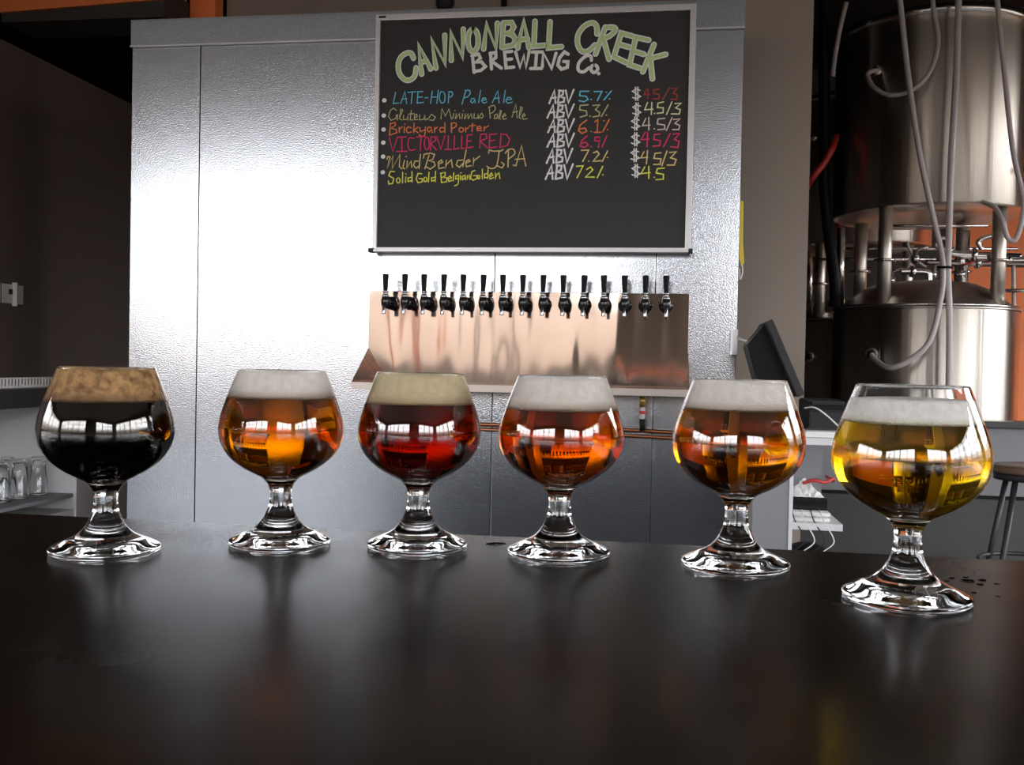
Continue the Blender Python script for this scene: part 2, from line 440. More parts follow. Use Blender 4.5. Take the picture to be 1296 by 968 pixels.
# chalk strokes in millimetres on the board: (what, colour, stroke width, polylines)
STROKES = [
('heading','green',19.8,[[(149,749),(140,767),(123,770),(100,756),(89,729),(93,694),(114,669),(137,666),(156,683),(160,712)],[(183,687),(169,798),(218,706)],[(178,731),(200,738)],[(239,709),(221,818),(274,725),(271,834)],[(299,737),(296,843),(342,750),(344,855)],[(382,854),(392,848),(400,832),(403,810),(401,789),(394,774),(384,768),(374,774),(366,790),(363,812),(365,833),(372,848),(382,854)],[(425,777),(435,870),(472,777),(476,873)],[(499,872),(496,781)],[(499,874),(531,874),(540,857),(530,838),(505,833),(537,826),(548,809),(539,788),(498,781)],[(557,777),(578,878),(600,777)],[(563,808),(594,810)],[(621,876),(619,782),(660,784)]]),
('heading','green',18.8,[[(679,872),(675,774),(724,777)],[(858,821),(855,850),(839,863),(810,852),(787,821),(786,784),(802,758),(826,758),(851,780)],[(888,845),(854,746)],[(888,844),(920,843),(925,830),(902,810),(876,803)],[(883,799),(905,725)],[(989,809),(948,821),(923,734),(969,711)],[(940,780),(979,768)],[(1051,792),(1003,804),(982,702),(1020,689)],[(995,753),(1034,740)],[(1071,775),(1032,675)],[(1057,724),(1115,737)],[(1059,722),(1068,648)]]),
('subheading','palegreen',11.4,[[(382,749),(389,689)],[(379,752),(405,758),(413,742),(393,726),(416,729),(433,710),(416,696),(389,692)],[(452,758),(457,700)],[(450,760),(472,762),(473,743),(456,730),(495,702)],[(534,765),(506,763),(513,703),(543,705)],[(509,734),(534,736)],[(549,762),(567,704),(581,747),(590,703),(601,762)],[(630,760),(626,698)],[(613,760),(651,759)],[(608,698),(650,697)]]),
('subheading','palegreen',11.3,[[(653,705),(655,757),(688,696),(704,753)],[(750,748),(736,757),(718,736),(712,708),(726,692),(748,699),(750,720),(734,721)],[(839,723),(835,739),(817,739),(792,715),(790,688),(809,680),(830,695)],[(849,705),(856,703),(861,698),(863,691),(861,684),(856,679),(850,677),(844,679),(839,685),(837,691),(839,698),(843,703),(849,705)],[(867,672),(868,672)]]),
('beer_line','blue',3.8,[[(80,619),(71,576),(93,578)],[(101,576),(117,621),(125,575)],[(105,592),(125,594)],[(129,618),(162,620)],[(147,619),(143,575)],[(189,620),(169,620),(167,576),(192,578)],[(168,598),(187,599)],[(197,595),(209,596)],[(226,621),(220,574)],[(250,623),(245,573)],[(223,597),(247,598)],[(266,618),(271,615),(276,607),(277,596),(276,584),(272,576),(267,574),(261,576),(257,585),(255,596),(256,607),(260,616),(266,618)],[(290,574),(292,617),(304,616),(308,607),(302,598),(291,595)],[(358,620),(344,568)],[(355,620),(372,620),(375,608),(365,596),(351,592)],[(392,588),(382,589),(378,577),(385,572),(392,579),(393,588),(396,572)],[(416,619),(409,572)],[(421,581),(438,583),(436,590),(426,590),(421,579),(429,570),(441,574)],[(462,571),(483,616),(489,570)],[(469,587),(489,589)],[(512,617),(506,570)],[(515,581),(537,583),(532,590),(520,590),(515,576),(523,568),(540,572)]]),
('beer_line','olive',3.4,[[(84,549),(73,559),(59,548),(53,526),(64,511),(82,518),(86,533),(69,533),(89,533),(89,512)],[(99,523),(110,549),(102,554),(97,518),(107,511)],[(114,530),(113,513),(126,513),(131,529),(132,510)],[(144,548),(140,512),(151,511)],[(133,534),(156,535)],[(156,519),(168,524),(166,533),(157,529),(157,512),(171,512)],[(178,531),(177,511),(193,512),(198,528),(200,510),(208,514)],[(210,512),(225,532),(240,520),(233,508),(218,510)],[(262,513),(266,553),(279,524),(293,550),(304,512)],[(313,533),(309,513)],[(316,544),(318,544)],[(319,513),(323,533)],[(321,513),(335,533),(337,513)],[(347,532),(345,513)],[(349,543),(351,543)],[(355,512),(358,531)],[(356,512),(369,531),(369,512)],[(370,512),(382,531),(385,512)],[(393,531),(392,514),(405,513),(408,530),(410,512)],[(411,515),(422,532),(429,521),(423,513),(413,515)],[(451,553),(456,512)],[(448,554),(468,561),(475,549),(466,535),(455,531)],[(482,528),(473,525),(471,511),(481,511),(484,528),(487,510)],[(493,516),(499,539),(494,541),(490,513),(496,508)],[(503,515),(516,522),(511,529),(503,518),(507,507),(519,510)],[(540,515),(554,564),(560,512)],[(543,533),(562,536)],[(568,515),(580,548),(573,554),(567,514),(574,508)],[(579,515),(591,521),(586,528),(579,519),(584,506),(599,508)]]),
('beer_line','orange',4.3,[[(62,499),(58,454)],[(60,499),(80,502),(82,492),(65,480),(85,475),(88,463),(60,454)],[(97,484),(98,463)],[(97,476),(110,485)],[(118,484),(117,463)],[(118,495),(120,495)],[(144,481),(132,484),(126,472),(132,462),(145,465)],[(156,498),(155,462)],[(172,483),(155,472),(173,462)],[(179,481),(182,466),(197,471)],[(201,483),(199,452),(187,447),(177,454)],[(226,480),(213,482),(209,471),(216,463),(226,473),(229,461)],[(238,482),(238,461)],[(239,474),(250,482)],[(275,479),(263,479),(258,470),(265,462),(277,467)],[(278,498),(279,460)],[(304,495),(305,460)],[(303,495),(318,497),(324,488),(314,478),(304,476)],[(343,479),(347,477),(351,475),(352,470),(351,465),(347,462),(344,461),(340,462),(336,465),(335,470),(336,475),(339,478),(343,479)],[(360,478),(361,461)],[(361,471),(372,479)],[(387,494),(386,463)],[(375,484),(399,486)],[(404,472),(421,475),(415,483),(405,479),(406,465),(424,466)],[(433,481),(433,464)],[(434,474),(450,484)]]),
('beer_line','crimson',4.3,[[(58,444),(73,389),(91,446)],[(108,444),(109,391)],[(93,445),(125,446)],[(89,390),(129,390)],[(157,440),(138,441),(133,417),(141,395),(163,397)],[(167,445),(202,447)],[(185,445),(182,392)],[(208,444),(213,441),(216,432),(218,419),(217,407),(214,398),(209,395),(204,398),(200,407),(198,420),(200,432),(203,441),(208,444)],[(224,444),(223,392)],[(224,444),(241,444),(244,430),(224,420),(247,394)],[(247,446),(264,396),(279,448)],[(293,448),(292,395)],[(281,395),(306,395)],[(317,447),(316,396),(337,399)],[(346,447),(346,398),(362,399)],[(387,451),(367,449),(366,400),(391,404)],[(366,425),(383,427)],[(419,451),(417,399)],[(419,451),(441,453),(444,436),(418,425),(447,400)],[(482,452),(455,450),(454,399),(483,402)],[(456,426),(475,428)],[(499,452),(496,400),(524,407),(533,430),(520,449),(499,452)]]),
('beer_line','tan',4.3,[[(50,360),(52,370),(62,370),(51,324),(74,373),(71,324),(102,378),(100,331),(110,323)],[(120,355),(115,328),(122,323)],[(126,370),(128,370)],[(132,352),(130,326),(147,352),(150,328)],[(176,352),(162,352),(157,335),(167,324),(182,335)],[(184,378),(179,323)],[(218,375),(202,322)],[(196,363),(198,378),(223,382),(240,377),(233,358),(216,353),(238,348),(243,334),(224,320),(206,330)],[(255,338),(272,346),(267,355),(255,346),(258,322),(278,326)],[(287,353),(283,322),(288,338),(306,355),(312,326)],[(351,354),(331,352),(326,335),(339,326),(353,342)],[(364,392),(352,328)],[(363,341),(380,349),(375,356),(363,347),(366,328),(385,332)],[(394,361),(392,328),(395,351),(418,368)],[(452,379),(454,391),(471,386),(500,387),(508,392)],[(493,386),(484,331),(463,320),(446,329)],[(484,331),(506,322),(513,336),(503,343)],[(529,392),(528,326)],[(517,378),(529,392),(548,392),(553,375),(529,355)],[(548,332),(559,330),(579,406),(597,329)],[(556,354),(592,356)]]),
('beer_line','yellow',4.3,[[(81,312),(65,314),(58,297),(79,285),(74,266),(59,264),(57,276)],[(97,288),(100,286),(103,283),(104,278),(103,273),(101,269),(97,268),(94,269),(91,273),(90,278),(91,283),(93,286),(97,288)],[(114,309),(114,268)],[(127,291),(126,270)],[(126,303),(128,303)],[(148,289),(136,287),(136,273),(151,277)],[(151,311),(152,272)],[(190,303),(175,304),(168,282),(176,268),(193,272),(192,284),(180,284)],[(205,289),(208,288),(210,284),(211,280),(210,276),(208,273),(205,272),(202,273),(200,276),(198,280),(199,285),(202,288),(205,289)],[(219,308),(217,271)],[(242,289),(229,286),(230,274),(243,278)],[(245,312),(244,272)],[(266,303),(269,269)],[(264,304),(283,307),(283,293),(269,288),(291,286),(289,271),(269,268)],[(296,281),(308,286),(303,293),(294,286),(298,272),(310,276)],[(317,305),(315,274)],[(334,295),(325,293),(325,281),(335,283)],[(336,297),(335,264),(321,255)],[(344,295),(344,278)],[(344,305),(346,305)],[(359,295),(351,290),(352,278),(361,283),(362,297),(364,278)],[(370,294),(370,279),(378,297),(381,279)],[(400,313),(388,309),(383,285),(393,276),(408,282),(408,294),(395,293)],[(416,295),(418,294),(419,291),(420,288),(419,285),(418,282),(416,281),(414,282),(412,285),(412,288),(412,291),(414,294),(416,295)],[(429,318),(429,281)],[(448,301),(438,299),(438,284),(450,287)],[(451,320),(450,282)],[(456,289),(470,294),(465,303),(456,294),(460,280),(473,285)],[(480,303),(480,279),(485,296),(494,303),(498,281)]]),
('bullets','white',16.3,[[(34,589),(36,589)],[(33,530),(35,530)],[(33,476),(35,476)],[(33,425),(35,425)],[(33,371),(35,371)],[(33,310),(35,310)]]),
('strength_word','white',7.5,[[(682,565),(701,613),(706,565)],[(688,584),(707,586)],[(720,611),(715,565)],[(718,612),(735,610),(733,596),(720,590),(739,584),(738,569),(716,565)],[(744,612),(755,565),(774,614)],[(676,510),(697,558),(703,510)],[(683,529),(703,531)],[(718,556),(712,510)],[(716,557),(734,555),(732,541),(718,535),(738,528),(737,514),(714,510)],[(744,557),(756,510),(776,559)],[(680,455),(700,503),(706,455)],[(686,474),(706,476)],[(720,500),(715,455)],[(718,502),(737,500),(735,486),(721,480),(741,474),(739,459),(717,455)],[(746,502),(758,455),(778,504)],[(678,400),(700,448),(705,400)],[(685,418),(705,421)],[(720,445),(715,399)],[(718,447),(737,445),(735,431),(721,425),(741,418),(740,404),(716,399)],[(747,447),(759,400),(779,449)],[(677,339),(698,391),(703,339)],[(684,359),(703,362)],[(717,387),(713,339)],[(715,389),(733,387),(731,372),(718,366),(737,359),(736,344),(714,339)],[(743,390),(754,339),(774,392)],[(674,278),(696,331),(701,278)],[(681,298),(702,301)],[(717,328),(712,278)],[(715,330),(734,328),(732,312),(718,305),(738,299),(737,283),(713,278)],[(744,330),(756,278),(777,333)]]),
('strength','blue',4.7,[[(831,607),(799,607),(797,591),(822,588),(829,576),(814,568),(795,572)],[(840,576),(842,576)],[(852,605),(881,605),(864,571)],[(916,606),(889,573)],[(897,602),(898,602)],[(909,577),(911,577)]]),
('strength','olive',4.7,[[(830,556),(800,554),(798,538),(824,533),(826,517),(801,510)],[(837,513),(839,513)],[(848,553),(873,555),(858,537),(874,527),(872,514),(849,510)],[(905,554),(881,511)],[(898,516),(900,516)]]),
('strength','orange',4.7,[[(826,499),(802,481),(795,460),(809,449),(827,457),(820,469),(800,465)],[(843,455),(844,455)],[(856,491),(868,500),(866,452)],[(855,452),(880,452)],[(911,499),(887,454)],[(890,495),(892,495)],[(904,462),(906,462)]]),
('strength','crimson',4.7,[[(828,439),(808,421),(803,401),(820,396),(833,405),(824,416),(805,410)],[(876,434),(860,434),(858,420),(876,420),(878,436),(872,395)],[(844,398),(846,398)],[(903,438),(886,397)]]),
('strength','tan',4.7,[[(808,385),(836,386),(814,343)],[(836,344),(838,344)],[(854,375),(868,381),(875,370),(853,343),(882,345)],[(907,381),(887,342)],[(906,357),(908,357)]]),
('strength','yellow',4.7,[[(791,325),(816,327),(794,282)],[(830,313),(844,322),(853,311),(826,284),(859,284)],[(890,324),(870,281)],[(890,292),(892,292)]]),
('price','darkred',4.7,[[(1047,610),(1038,590),(1060,590)],[(1054,610),(1052,574)],[(1094,609),(1074,607),(1074,594),(1095,589),(1093,573),(1072,573)],[(1132,613),(1108,570)],[(1141,610),(1161,610),(1146,594),(1162,585),(1158,569),(1138,570)]]),
('price','cream',4.7,[[(1052,560),(1042,533),(1073,535)],[(1068,560),(1067,515)],[(1078,519),(1080,519)],[(1111,561),(1091,557),(1089,541),(1111,539),(1110,521),(1089,519)],[(1142,560),(1123,514)],[(1154,554),(1176,555),(1156,538),(1174,531),(1170,515),(1141,516)]]),
('price','greige',4.7,[[(1047,501),(1035,474),(1063,476)],[(1058,504),(1059,458)],[(1078,462),(1080,462)],[(1117,500),(1092,498),(1090,480),(1117,475),(1118,460),(1093,458)],[(1144,502),(1124,455)],[(1150,495),(1173,497),(1155,481),(1173,472),(1169,457),(1147,458)]]),
('price','crimson',4.7,[[(1046,449),(1031,422),(1060,424)],[(1055,449),(1054,395)],[(1102,442),(1080,440),(1078,422),(1103,417),(1101,399),(1076,397)],[(1138,443),(1115,394)],[(1149,441),(1174,443),(1154,421),(1172,414),(1168,391),(1142,394)]]),
('price','tan',4.7,[[(1043,377),(1032,354),(1057,356)],[(1056,381),(1053,331)],[(1106,372),(1084,370),(1080,352),(1107,349),(1103,329),(1080,329)],[(1128,378),(1110,324)],[(1138,373),(1162,375),(1142,353),(1163,346),(1156,326),(1130,326)]]),
('price','yellow',4.7,[[(1047,320),(1034,295),(1067,299)],[(1062,322),(1063,277)],[(1083,281),(1084,281)],[(1119,315),(1094,313),(1090,297),(1117,292),(1117,274),(1090,272)]]),
('dollar_signs','white',4.7,[[(1023,606),(1009,611),(995,603),(1010,593),(1026,583),(1010,575),(996,580)],[(1006,618),(1008,569)],[(1015,618),(1016,569)],[(1026,547),(1012,552),(998,544),(1012,534),(1028,524),(1013,516),(998,521)],[(1009,559),(1010,510)],[(1017,559),(1018,510)],[(1022,495),(1009,500),(994,492),(1009,482),(1025,472),(1010,464),(995,469)],[(1006,507),(1007,458)],[(1014,507),(1015,458)],[(1024,436),(1010,441),(996,433),(1010,423),(1026,413),(1011,404),(996,410)],[(1007,448),(1008,399)],[(1015,448),(1016,399)],[(1023,377),(1009,382),(995,374),(1010,364),(1026,354),(1010,346),(995,351)],[(1006,389),(1007,340)],[(1014,389),(1015,340)],[(1028,318),(1014,323),(1000,315),(1014,305),(1030,295),(1015,286),(1000,292)],[(1011,330),(1012,281)],[(1019,330),(1020,281)]]),
]
# ================================================================== THE ROOM
FAR_Y = 11.0
MB().box(LEFT_X, RIGHT_X, BACK_Y, FAR_Y, -0.1, 0).build('floor', 'concrete', kind='structure')
MB().box(LEFT_X, RIGHT_X, BACK_Y, 3.4, CEIL, CEIL+0.1).build('ceiling', 'ceiling_paint', kind='structure')
MB().box(LEFT_X, RIGHT_X, 3.4, FAR_Y, CEIL, CEIL+0.1).build('ceiling', 'black_paint', kind='structure')

def wall_with_holes(name, material, along, lo, hi, d0, d1, holes):
    """a wall along 'x' or 'y' from lo to hi, depth d0..d1, with window holes (a, b, z0, z1)"""
    m = MB()
    def bx(a, b, z0, z1):
        if along == 'x': m.box(a, b, d0, d1, z0, z1)
        else: m.box(d0, d1, a, b, z0, z1)
    cur = lo
    for a, b, z0, z1 in sorted(holes):
        bx(cur, a, 0, CEIL)
        bx(a, b, 0, z0)
        bx(a, b, z1, CEIL)
        cur = b
    bx(cur, hi, 0, CEIL)
    return m.build(name, material, kind='structure')
wall_with_holes('wall_back', 'room_paint', 'x', LEFT_X, RIGHT_X, BACK_Y-0.2, BACK_Y, WINDOWS_BACK)
wall_with_holes('wall_right', 'room_paint', 'y', BACK_Y, FAR_Y, RIGHT_X, RIGHT_X+0.2, WINDOWS_RIGHT)
wall_with_holes('wall_left', 'room_paint', 'y', BACK_Y, 2.2, LEFT_X-0.2, LEFT_X, WINDOWS_LEFT)
MB().box(LEFT_X, -3.35, 2.2, 2.35, 0, CEIL).build('wall_left', 'dark_paint', kind='structure')
MB().box(-3.35, -3.2, 2.2, FAR_Y, 0, 2.72).build('wall_left', 'dark_paint', kind='structure')
MB().box(LEFT_X, RIGHT_X, FAR_Y, FAR_Y+0.1, 0, CEIL).build('wall_far', 'black_paint', kind='structure')
MB().box(.62, RIGHT_X, 4.8, 8.6, 3.75, 3.85).build('ceiling', 'black_paint', kind='structure')
MB().box(.9, 2.42, 8.62, 8.72, 0, CEIL).build('wall_far', 'soffit_paint', kind='structure')
MB().box(2.42, RIGHT_X, 8.62, 8.72, 2.75, CEIL).build('wall_far', 'soffit_paint', kind='structure')
MB().box(LEFT_X-0.1, LEFT_X, 2.35, FAR_Y, 0, CEIL).build('wall_far', 'black_paint', kind='structure')
MB().box(2.42, RIGHT_X, 8.6, 8.72, 0, 2.75).build('wall_far', 'orange_paint', kind='structure')
MB().box(-2.20, 0.62, 4.66, 4.78, 0, CEIL).build('wall_front', 'taupe_paint', kind='structure')
MB().box(0.25, 0.597, 4.1, 4.64, 0, CEIL).build('wall_front', 'taupe_paint', kind='structure')

def window(n, along, a, b, z0, z1, d):
    w = bpy.data.objects.new('window_%d' % n, None)
    COL.objects.link(w)
    w.location = ((a+b)/2, d, z0) if along == 'x' else (d, (a+b)/2, z0)
    w['kind'] = 'structure'
    def bx(m, p, q, h0, h1, t):
        if along == 'x': m.box(p, q, d-t, d+t, h0, h1)
        else: m.box(d-t, d+t, p, q, h0, h1)
        return m
    f = MB()
    bx(f, a, a+.06, z0, z1, .05); bx(f, b-.06, b, z0, z1, .05); bx(f, a, b, z0, z0+.06, .05); bx(f, a, b, z1-.06, z1, .05)
    f.build('window_frame', 'frame_dark', w)
    k = max(2, round((b-a)/1.45))
    st = (b-a)/k
    for i in range(1, k):
        big = i % 3 == 0
        bx(MB(), a+i*st-(.11 if big else .06), a+i*st+(.11 if big else .06), z0, z1, .06 if big else .04).build('mullion', 'orange_paint' if big else 'frame_dark', w)
    for zz in (z0+(z1-z0)*.36, z0+(z1-z0)*.7):
        bx(MB(), a, b, zz-.025, zz+.025, .035).build('transom', 'frame_dark', w)
    for i in range(k):
        bx(MB(), a+i*st, a+(i+1)*st, z0, z1, .004).build('pane', 'window_glass', w)
for i, (a, b, z0, z1) in enumerate(WINDOWS_BACK): window(i+1, 'x', a, b, z0, z1, BACK_Y-0.05)
for i, (a, b, z0, z1) in enumerate(WINDOWS_RIGHT): window(i+3, 'y', a, b, z0, z1, RIGHT_X+0.05)

for i, (a, b, z0, z1) in enumerate(WINDOWS_LEFT): window(i+5, 'y', a, b, z0, z1, LEFT_X-0.05)

# orange steel frame over the passage on the left
MB().box(-2.349, -2.214, 4.56, 4.65, 0, CEIL, .004).build('trim_1', 'orange_paint', kind='structure')
MB().prism([(-3.198, 2.843), (-2.36, 2.876), (-2.36, 3.2), (-3.198, 3.2)], 'y', 4.30, 4.55).build('trim_2', 'orange_paint', kind='structure')
MB().box(-3.198, -2.352, 4.315, 4.56, 2.80, 2.95).build('trim_3', 'soffit_paint', kind='structure')

# cold-room front clad in embossed metal sheets, each sheet its own piece
YC = 3.70
cold = bpy.data.objects.new('wall_front_cold_room', None)
COL.objects.link(cold)
cold.location = (-0.93, YC, 0)
cold['kind'] = 'structure'
MB().box(-2.150, 0.287, YC+0.012, 4.6, 0, 2.545).build('core', 'frame_dark', cold)
seams = [-2.155, -1.856, -0.6315, -0.0138, 0.292]
for x0, x1 in zip(seams, seams[1:]):
    MB().box(x0+.002, x1-.002, YC, YC+.012, 0.0, 2.452, .0015).build('panel', 'embossed', cold)
MB().box(-2.155, 0.292, YC-.012, YC+.012, 2.450, 2.552, .002).build('fascia', 'embossed', cold)
MB().box(-2.155, 0.292, YC-.018, YC-.004, 2.446, 2.4515, .001).build('edge_trim', 'frame_silver', cold)
for z in (2.552,):
    MB().box(-2.155, 0.292, YC-.012, 4.6, z, z+.004).build('cap', 'embossed', cold)

cd = thing('wall_conduit', 'thin black conduit on the taupe wall above the cold room', 'conduit', (-.7734, 4.64, 2.56))
MB().tube([(-.7734, 4.645, 2.56), (-.7734, 4.645, 4.29)], .0145, 10).build('tube', 'black_plastic', cd)
MB().box(-.80, -.745, 4.63, 4.66, 3.2, 3.22, .002).build('strap', 'frame_dark', cd)
ws = thing('wall_sensor', 'small round dark sensor on the taupe wall above the cold room', 'sensor', (-1.067, 4.66, 2.93))
MB().lathe([(0, 0), (.042, 0), (.042, .012), (.034, .026), (.018, .034), (0, .036)], 28, (-1.067, 4.66, 2.945), 'y').build('dome', 'dark_plastic', ws)
MB().lathe([(.041, 0), (.047, 0), (.047, .008), (.041, .008)], 28, (-1.067, 4.66, 2.945), 'y', closed=True).build('ring', 'frame_dark', ws)

# ================================================================== THE BAR
bar = thing('bar_counter', 'long dark polished bar counter under the six beer glasses', 'counter', (0, .3, 0))
MB().box(-2.0, 2.6, -0.12, 0.646, ZB-.045, ZB, .004).build('bar_top', 'bar_top', bar)
MB().box(-1.95, 2.55, 0.03, 0.56, 0.0, ZB-.045).build('bar_body', 'bar_body', bar)

# ================================================================== BEER GLASSES
OUT = [(0.0314, .0022), (.0311, .0036), (.0285, .0052), (.0225, .0078), (.0165, .0108), (.0124, .0145), (.0096, .0190), (.0075, .0245),
       (.0067, .0300), (.0068, .0345), (.0082, .0385), (.0108, .0415), (.0127, .0430), (.0160, .0447), (.0240, .0492),
       (.0315, .0555), (.0363, .0630), (.03825, .0706), (.0376, .0790), (.0351, .0880), (.0315, .0980), (.0284, .1060), (.0271, .1092)]
INN = [(0.0, .0440), (.0060, .0446), (.0130, .0468), (.0222, .0512), (.0298, .0570), (.0346, .0640), (.03655, .0710), (.0360, .0788),
       (.0336, .0877), (.0300, .0977), (.0269, .1057), (.0256, .1092)]
def smooth_prof(p, sub=5):
    return [(max(0.0, v.x), v.y) for v in catmull([Vector((a, b, 0)) for a, b in p], sub)]
OUT_S, INN_S = smooth_prof(OUT), smooth_prof(INN)
def inner_r(z):
    for (r0_, z0_), (r1_, z1_) in zip(INN_S, INN_S[1:]):
        if z0_ <= z <= z1_: return r0_ + (r1_-r0_)*(z-z0_)/(z1_-z0_+1e-9)
    return INN_S[-1][0]
glass_prof = [(0, .0012), (.022, .0010), (.0270, 0.0), (.0302, 0.0), (.0311, .0008)] + OUT_S + [(.0267, .1098), (.0261, .1099)] + INN_S[::-1]

def beer_glass(x, y, zf, zt, beer, foam, label):
    t = thing('beer_glass', label, 'glass', (x, y, ZB), 'six tasting glasses of beer lined up on the bar')
    c = (x, y, ZB)
    MB().lathe(glass_prof, 96, c).build('snifter', 'clear_glass', t)
    e = .0005
    lp = [(r + (e if r > .001 else 0), z - (e if z < .06 else 0)) for r, z in INN_S if z < zf] + [(inner_r(zf)+e, zf), (inner_r(zf+.001)+e, zf+.001), (0, zf+.001)]
    MB().lathe(lp, 96, c).build('beer', beer, t)
    zs = [zf + (zt-zf)*k/8 for k in range(9)]
    fp = [(0, zf)] + [(inner_r(z)+e, z) for z in zs] + [(inner_r(zt)-.003, zt+.0004), (.012, zt-.0004), (0, zt)]
    MB().lathe(fp, 96, c).build('foam', foam, t)
    return t
beer_glass(-.3219, .5301, .0898, .1082, 'stout', 'tan_foam', 'snifter of black stout with brown bubbly foam')
beer_glass(-.2326, .5784, .0923, .1086, 'amber_ale', 'white_foam', 'snifter of clear orange ale between the black stout and the ruby red ale')
beer_glass(-.1466, .5899, .0905, .1083, 'red_ale', 'cream_foam', 'snifter of deep ruby red ale with cream foam')
beer_glass(-.0575, .5898, .0892, .1084, 'copper_ale', 'white_foam', 'snifter of copper orange ale with a deep white head, beside the ruby red ale')
beer_glass(.0479, .5806, .0922, .1086, 'gold_ipa', 'white_foam', 'snifter of golden brown ale next to the pale yellow beer')
beer_glass(.1284, .5168, .0907, .1025, 'blonde_ale', 'pale_foam', 'snifter of pale yellow beer filled below the rim')

# ================================================================== CHALKBOARD
cb = thing('chalkboard', 'black menu chalkboard in a silver frame above the beer taps', 'chalkboard', (-.4995, 3.68, 1.6135))
BX0, BX1, BZ0, BZ1 = -1.112, .113, 1.6135, 2.5315
MB().box(BX0+.01, BX1-.01, 3.668, 3.699, BZ0+.01, BZ1-.01).build('slate', 'slate', cb)
MB().box(BX0, BX0+.018, 3.655, 3.699, BZ0, BZ1, .002).build('frame_side', 'frame_silver', cb)
MB().box(BX1-.022, BX1, 3.655, 3.699, BZ0, BZ1, .002).build('frame_side', 'frame_silver', cb)
MB().box(BX0+.017, BX1-.021, 3.655, 3.699, BZ1-.023, BZ1, .002).build('frame_top', 'frame_silver', cb)
MB().box(BX0+.017, BX1-.021, 3.655, 3.699, BZ0, BZ0+.017, .002).build('frame_bottom', 'frame_silver', cb)
tr = MB().box(BX0-.003, BX1+.002, 3.625, 3.656, BZ0-.004, BZ0+.006, .002).build('chalk_ledge', 'frame_silver', cb)
MB().box(BX0-.006, BX0+.014, 3.622, 3.658, BZ0-.006, BZ0+.010, .002).build('end_cap', 'grey_plastic', tr)
MB().box(BX1-.010, BX1+.006, 3.622, 3.658, BZ0-.006, BZ0+.010, .002).build('end_cap', 'grey_plastic', tr)
MB().box(BX0+.012, BX0+.040, 3.6535, 3.656, BZ1-.014, BZ1-.007).build('maker_tag', 'black_plastic', cb)

def turn_ok(pl):
    for a, b, c in zip(pl, pl[1:], pl[2:]):
        u, v = Vector((b[0]-a[0], b[1]-a[1])), Vector((c[0]-b[0], c[1]-b[1]))
        if u.length > 0 and v.length > 0 and u.angle(v) > math.radians(82): return False
    return True
def chalk_mesh(strokes, width, y):
    """one mitred ribbon with round ends for each stroke; later strokes lie a hair prouder"""
    m = MB()
    bm = m.bm
    h = width/2000
    for s, pl in enumerate(strokes):
        yy = y - s*3e-5
        pts = [Vector((p[0]/1000 - 1.111, p[1]/1000 + 1.6135)) for p in pl]
        if len(pts) > 2 and turn_ok(pl): pts = catmull(pts, 5)
        pts = [p for k, p in enumerate(pts) if k == 0 or (p-pts[k-1]).length > 1e-6]
        dirs = [(q-p).normalized() for p, q in zip(pts, pts[1:])]
        L, Rr = [], []
        for k, p in enumerate(pts):
            d0, d1 = dirs[max(k-1, 0)], dirs[min(k, len(dirs)-1)]
            n0, n1 = Vector((-d0.y, d0.x)), Vector((-d1.y, d1.x))
            nn = n0+n1
            nn = nn.normalized() if nn.length > 1e-3 else n0
            off = nn*(h*min(1.8, 1/max(.3, nn.dot(n1))))
            L.append(bm.verts.new((p.x+off.x, yy, p.y+off.y)))
            Rr.append(bm.verts.new((p.x-off.x, yy, p.y-off.y)))
        for k in range(len(pts)-1):
            bm.faces.new((L[k], L[k+1], Rr[k+1], Rr[k]))
        for p, d, a, c in ((pts[0], -dirs[0], L[0], Rr[0]), (pts[-1], dirs[-1], Rr[-1], L[-1])):
            n = Vector((-d.y, d.x))                   # half-round end
            fan = [bm.verts.new((p.x+h*(d.x*math.sin(t)+n.x*math.cos(t)), yy, p.y+h*(d.y*math.sin(t)+n.y*math.cos(t)))) for t in [PI*q/6 for q in range(1, 6)]]
            bm.faces.new([a] + fan[::-1] + [c])
    for f in bm.faces:
        f.normal_update()
        if f.normal.y > 0: f.normal_flip()
    return m
def clusters(strokes, gap):
    """strokes that belong together: boxes closer than gap millimetres"""
    bx = [[min(p[0] for p in s)-gap, max(p[0] for p in s)+gap, min(p[1] for p in s), max(p[1] for p in s), [s]] for s in strokes]
    done = []
    while bx:
        a = bx.pop()
        hit = [c for c in bx if c[0] < a[1]-gap and a[0]+gap < c[1] and c[2] <= a[3]+gap and a[2]-gap <= c[3]]
        if not hit: done.append(a[4]); continue
        c = hit[0]
        bx.remove(c)
        bx.append([min(a[0], c[0]), max(a[1], c[1]), min(a[2], c[2]), max(a[3], c[3]), c[4]+a[4]])
    return done
CHALK_NAMES = {'beer_line': 'beer_name_writing', 'strength': 'strength_writing', 'price': 'price_writing', 'bullets': 'bullet_mark',
               'strength_word': 'strength_word', 'dollar_signs': 'dollar_sign'}
merged = {}
for i, (what, col, w, st) in enumerate(STROKES):
    key = (what, col) if what in ('heading', 'subheading') else (what, col, i)
    merged.setdefault(key, (w, []))[1].extend(st)
for key, (w, st) in merged.items():
    if key[0] in ('heading', 'subheading'):
        for word in clusters(st, 1.0 if key[0] == 'heading' else 4.0):
            o = chalk_mesh(word, w*1.1, 3.6674).build(key[0]+'_letter', 'chalk_outline', cb)
            chalk_mesh(word, w*(.66 if key[0] == 'heading' else .5), 3.6664).build('letter_fill', 'chalk_'+key[1], o)
    else:
        for word in clusters(st, 14.0 if key[0] == 'beer_line' else 9.0 if key[0] in ('strength', 'price') else 1.0):
            chalk_mesh(word, w, 3.6672).build(CHALK_NAMES[key[0]], 'chalk_'+key[1], cb)

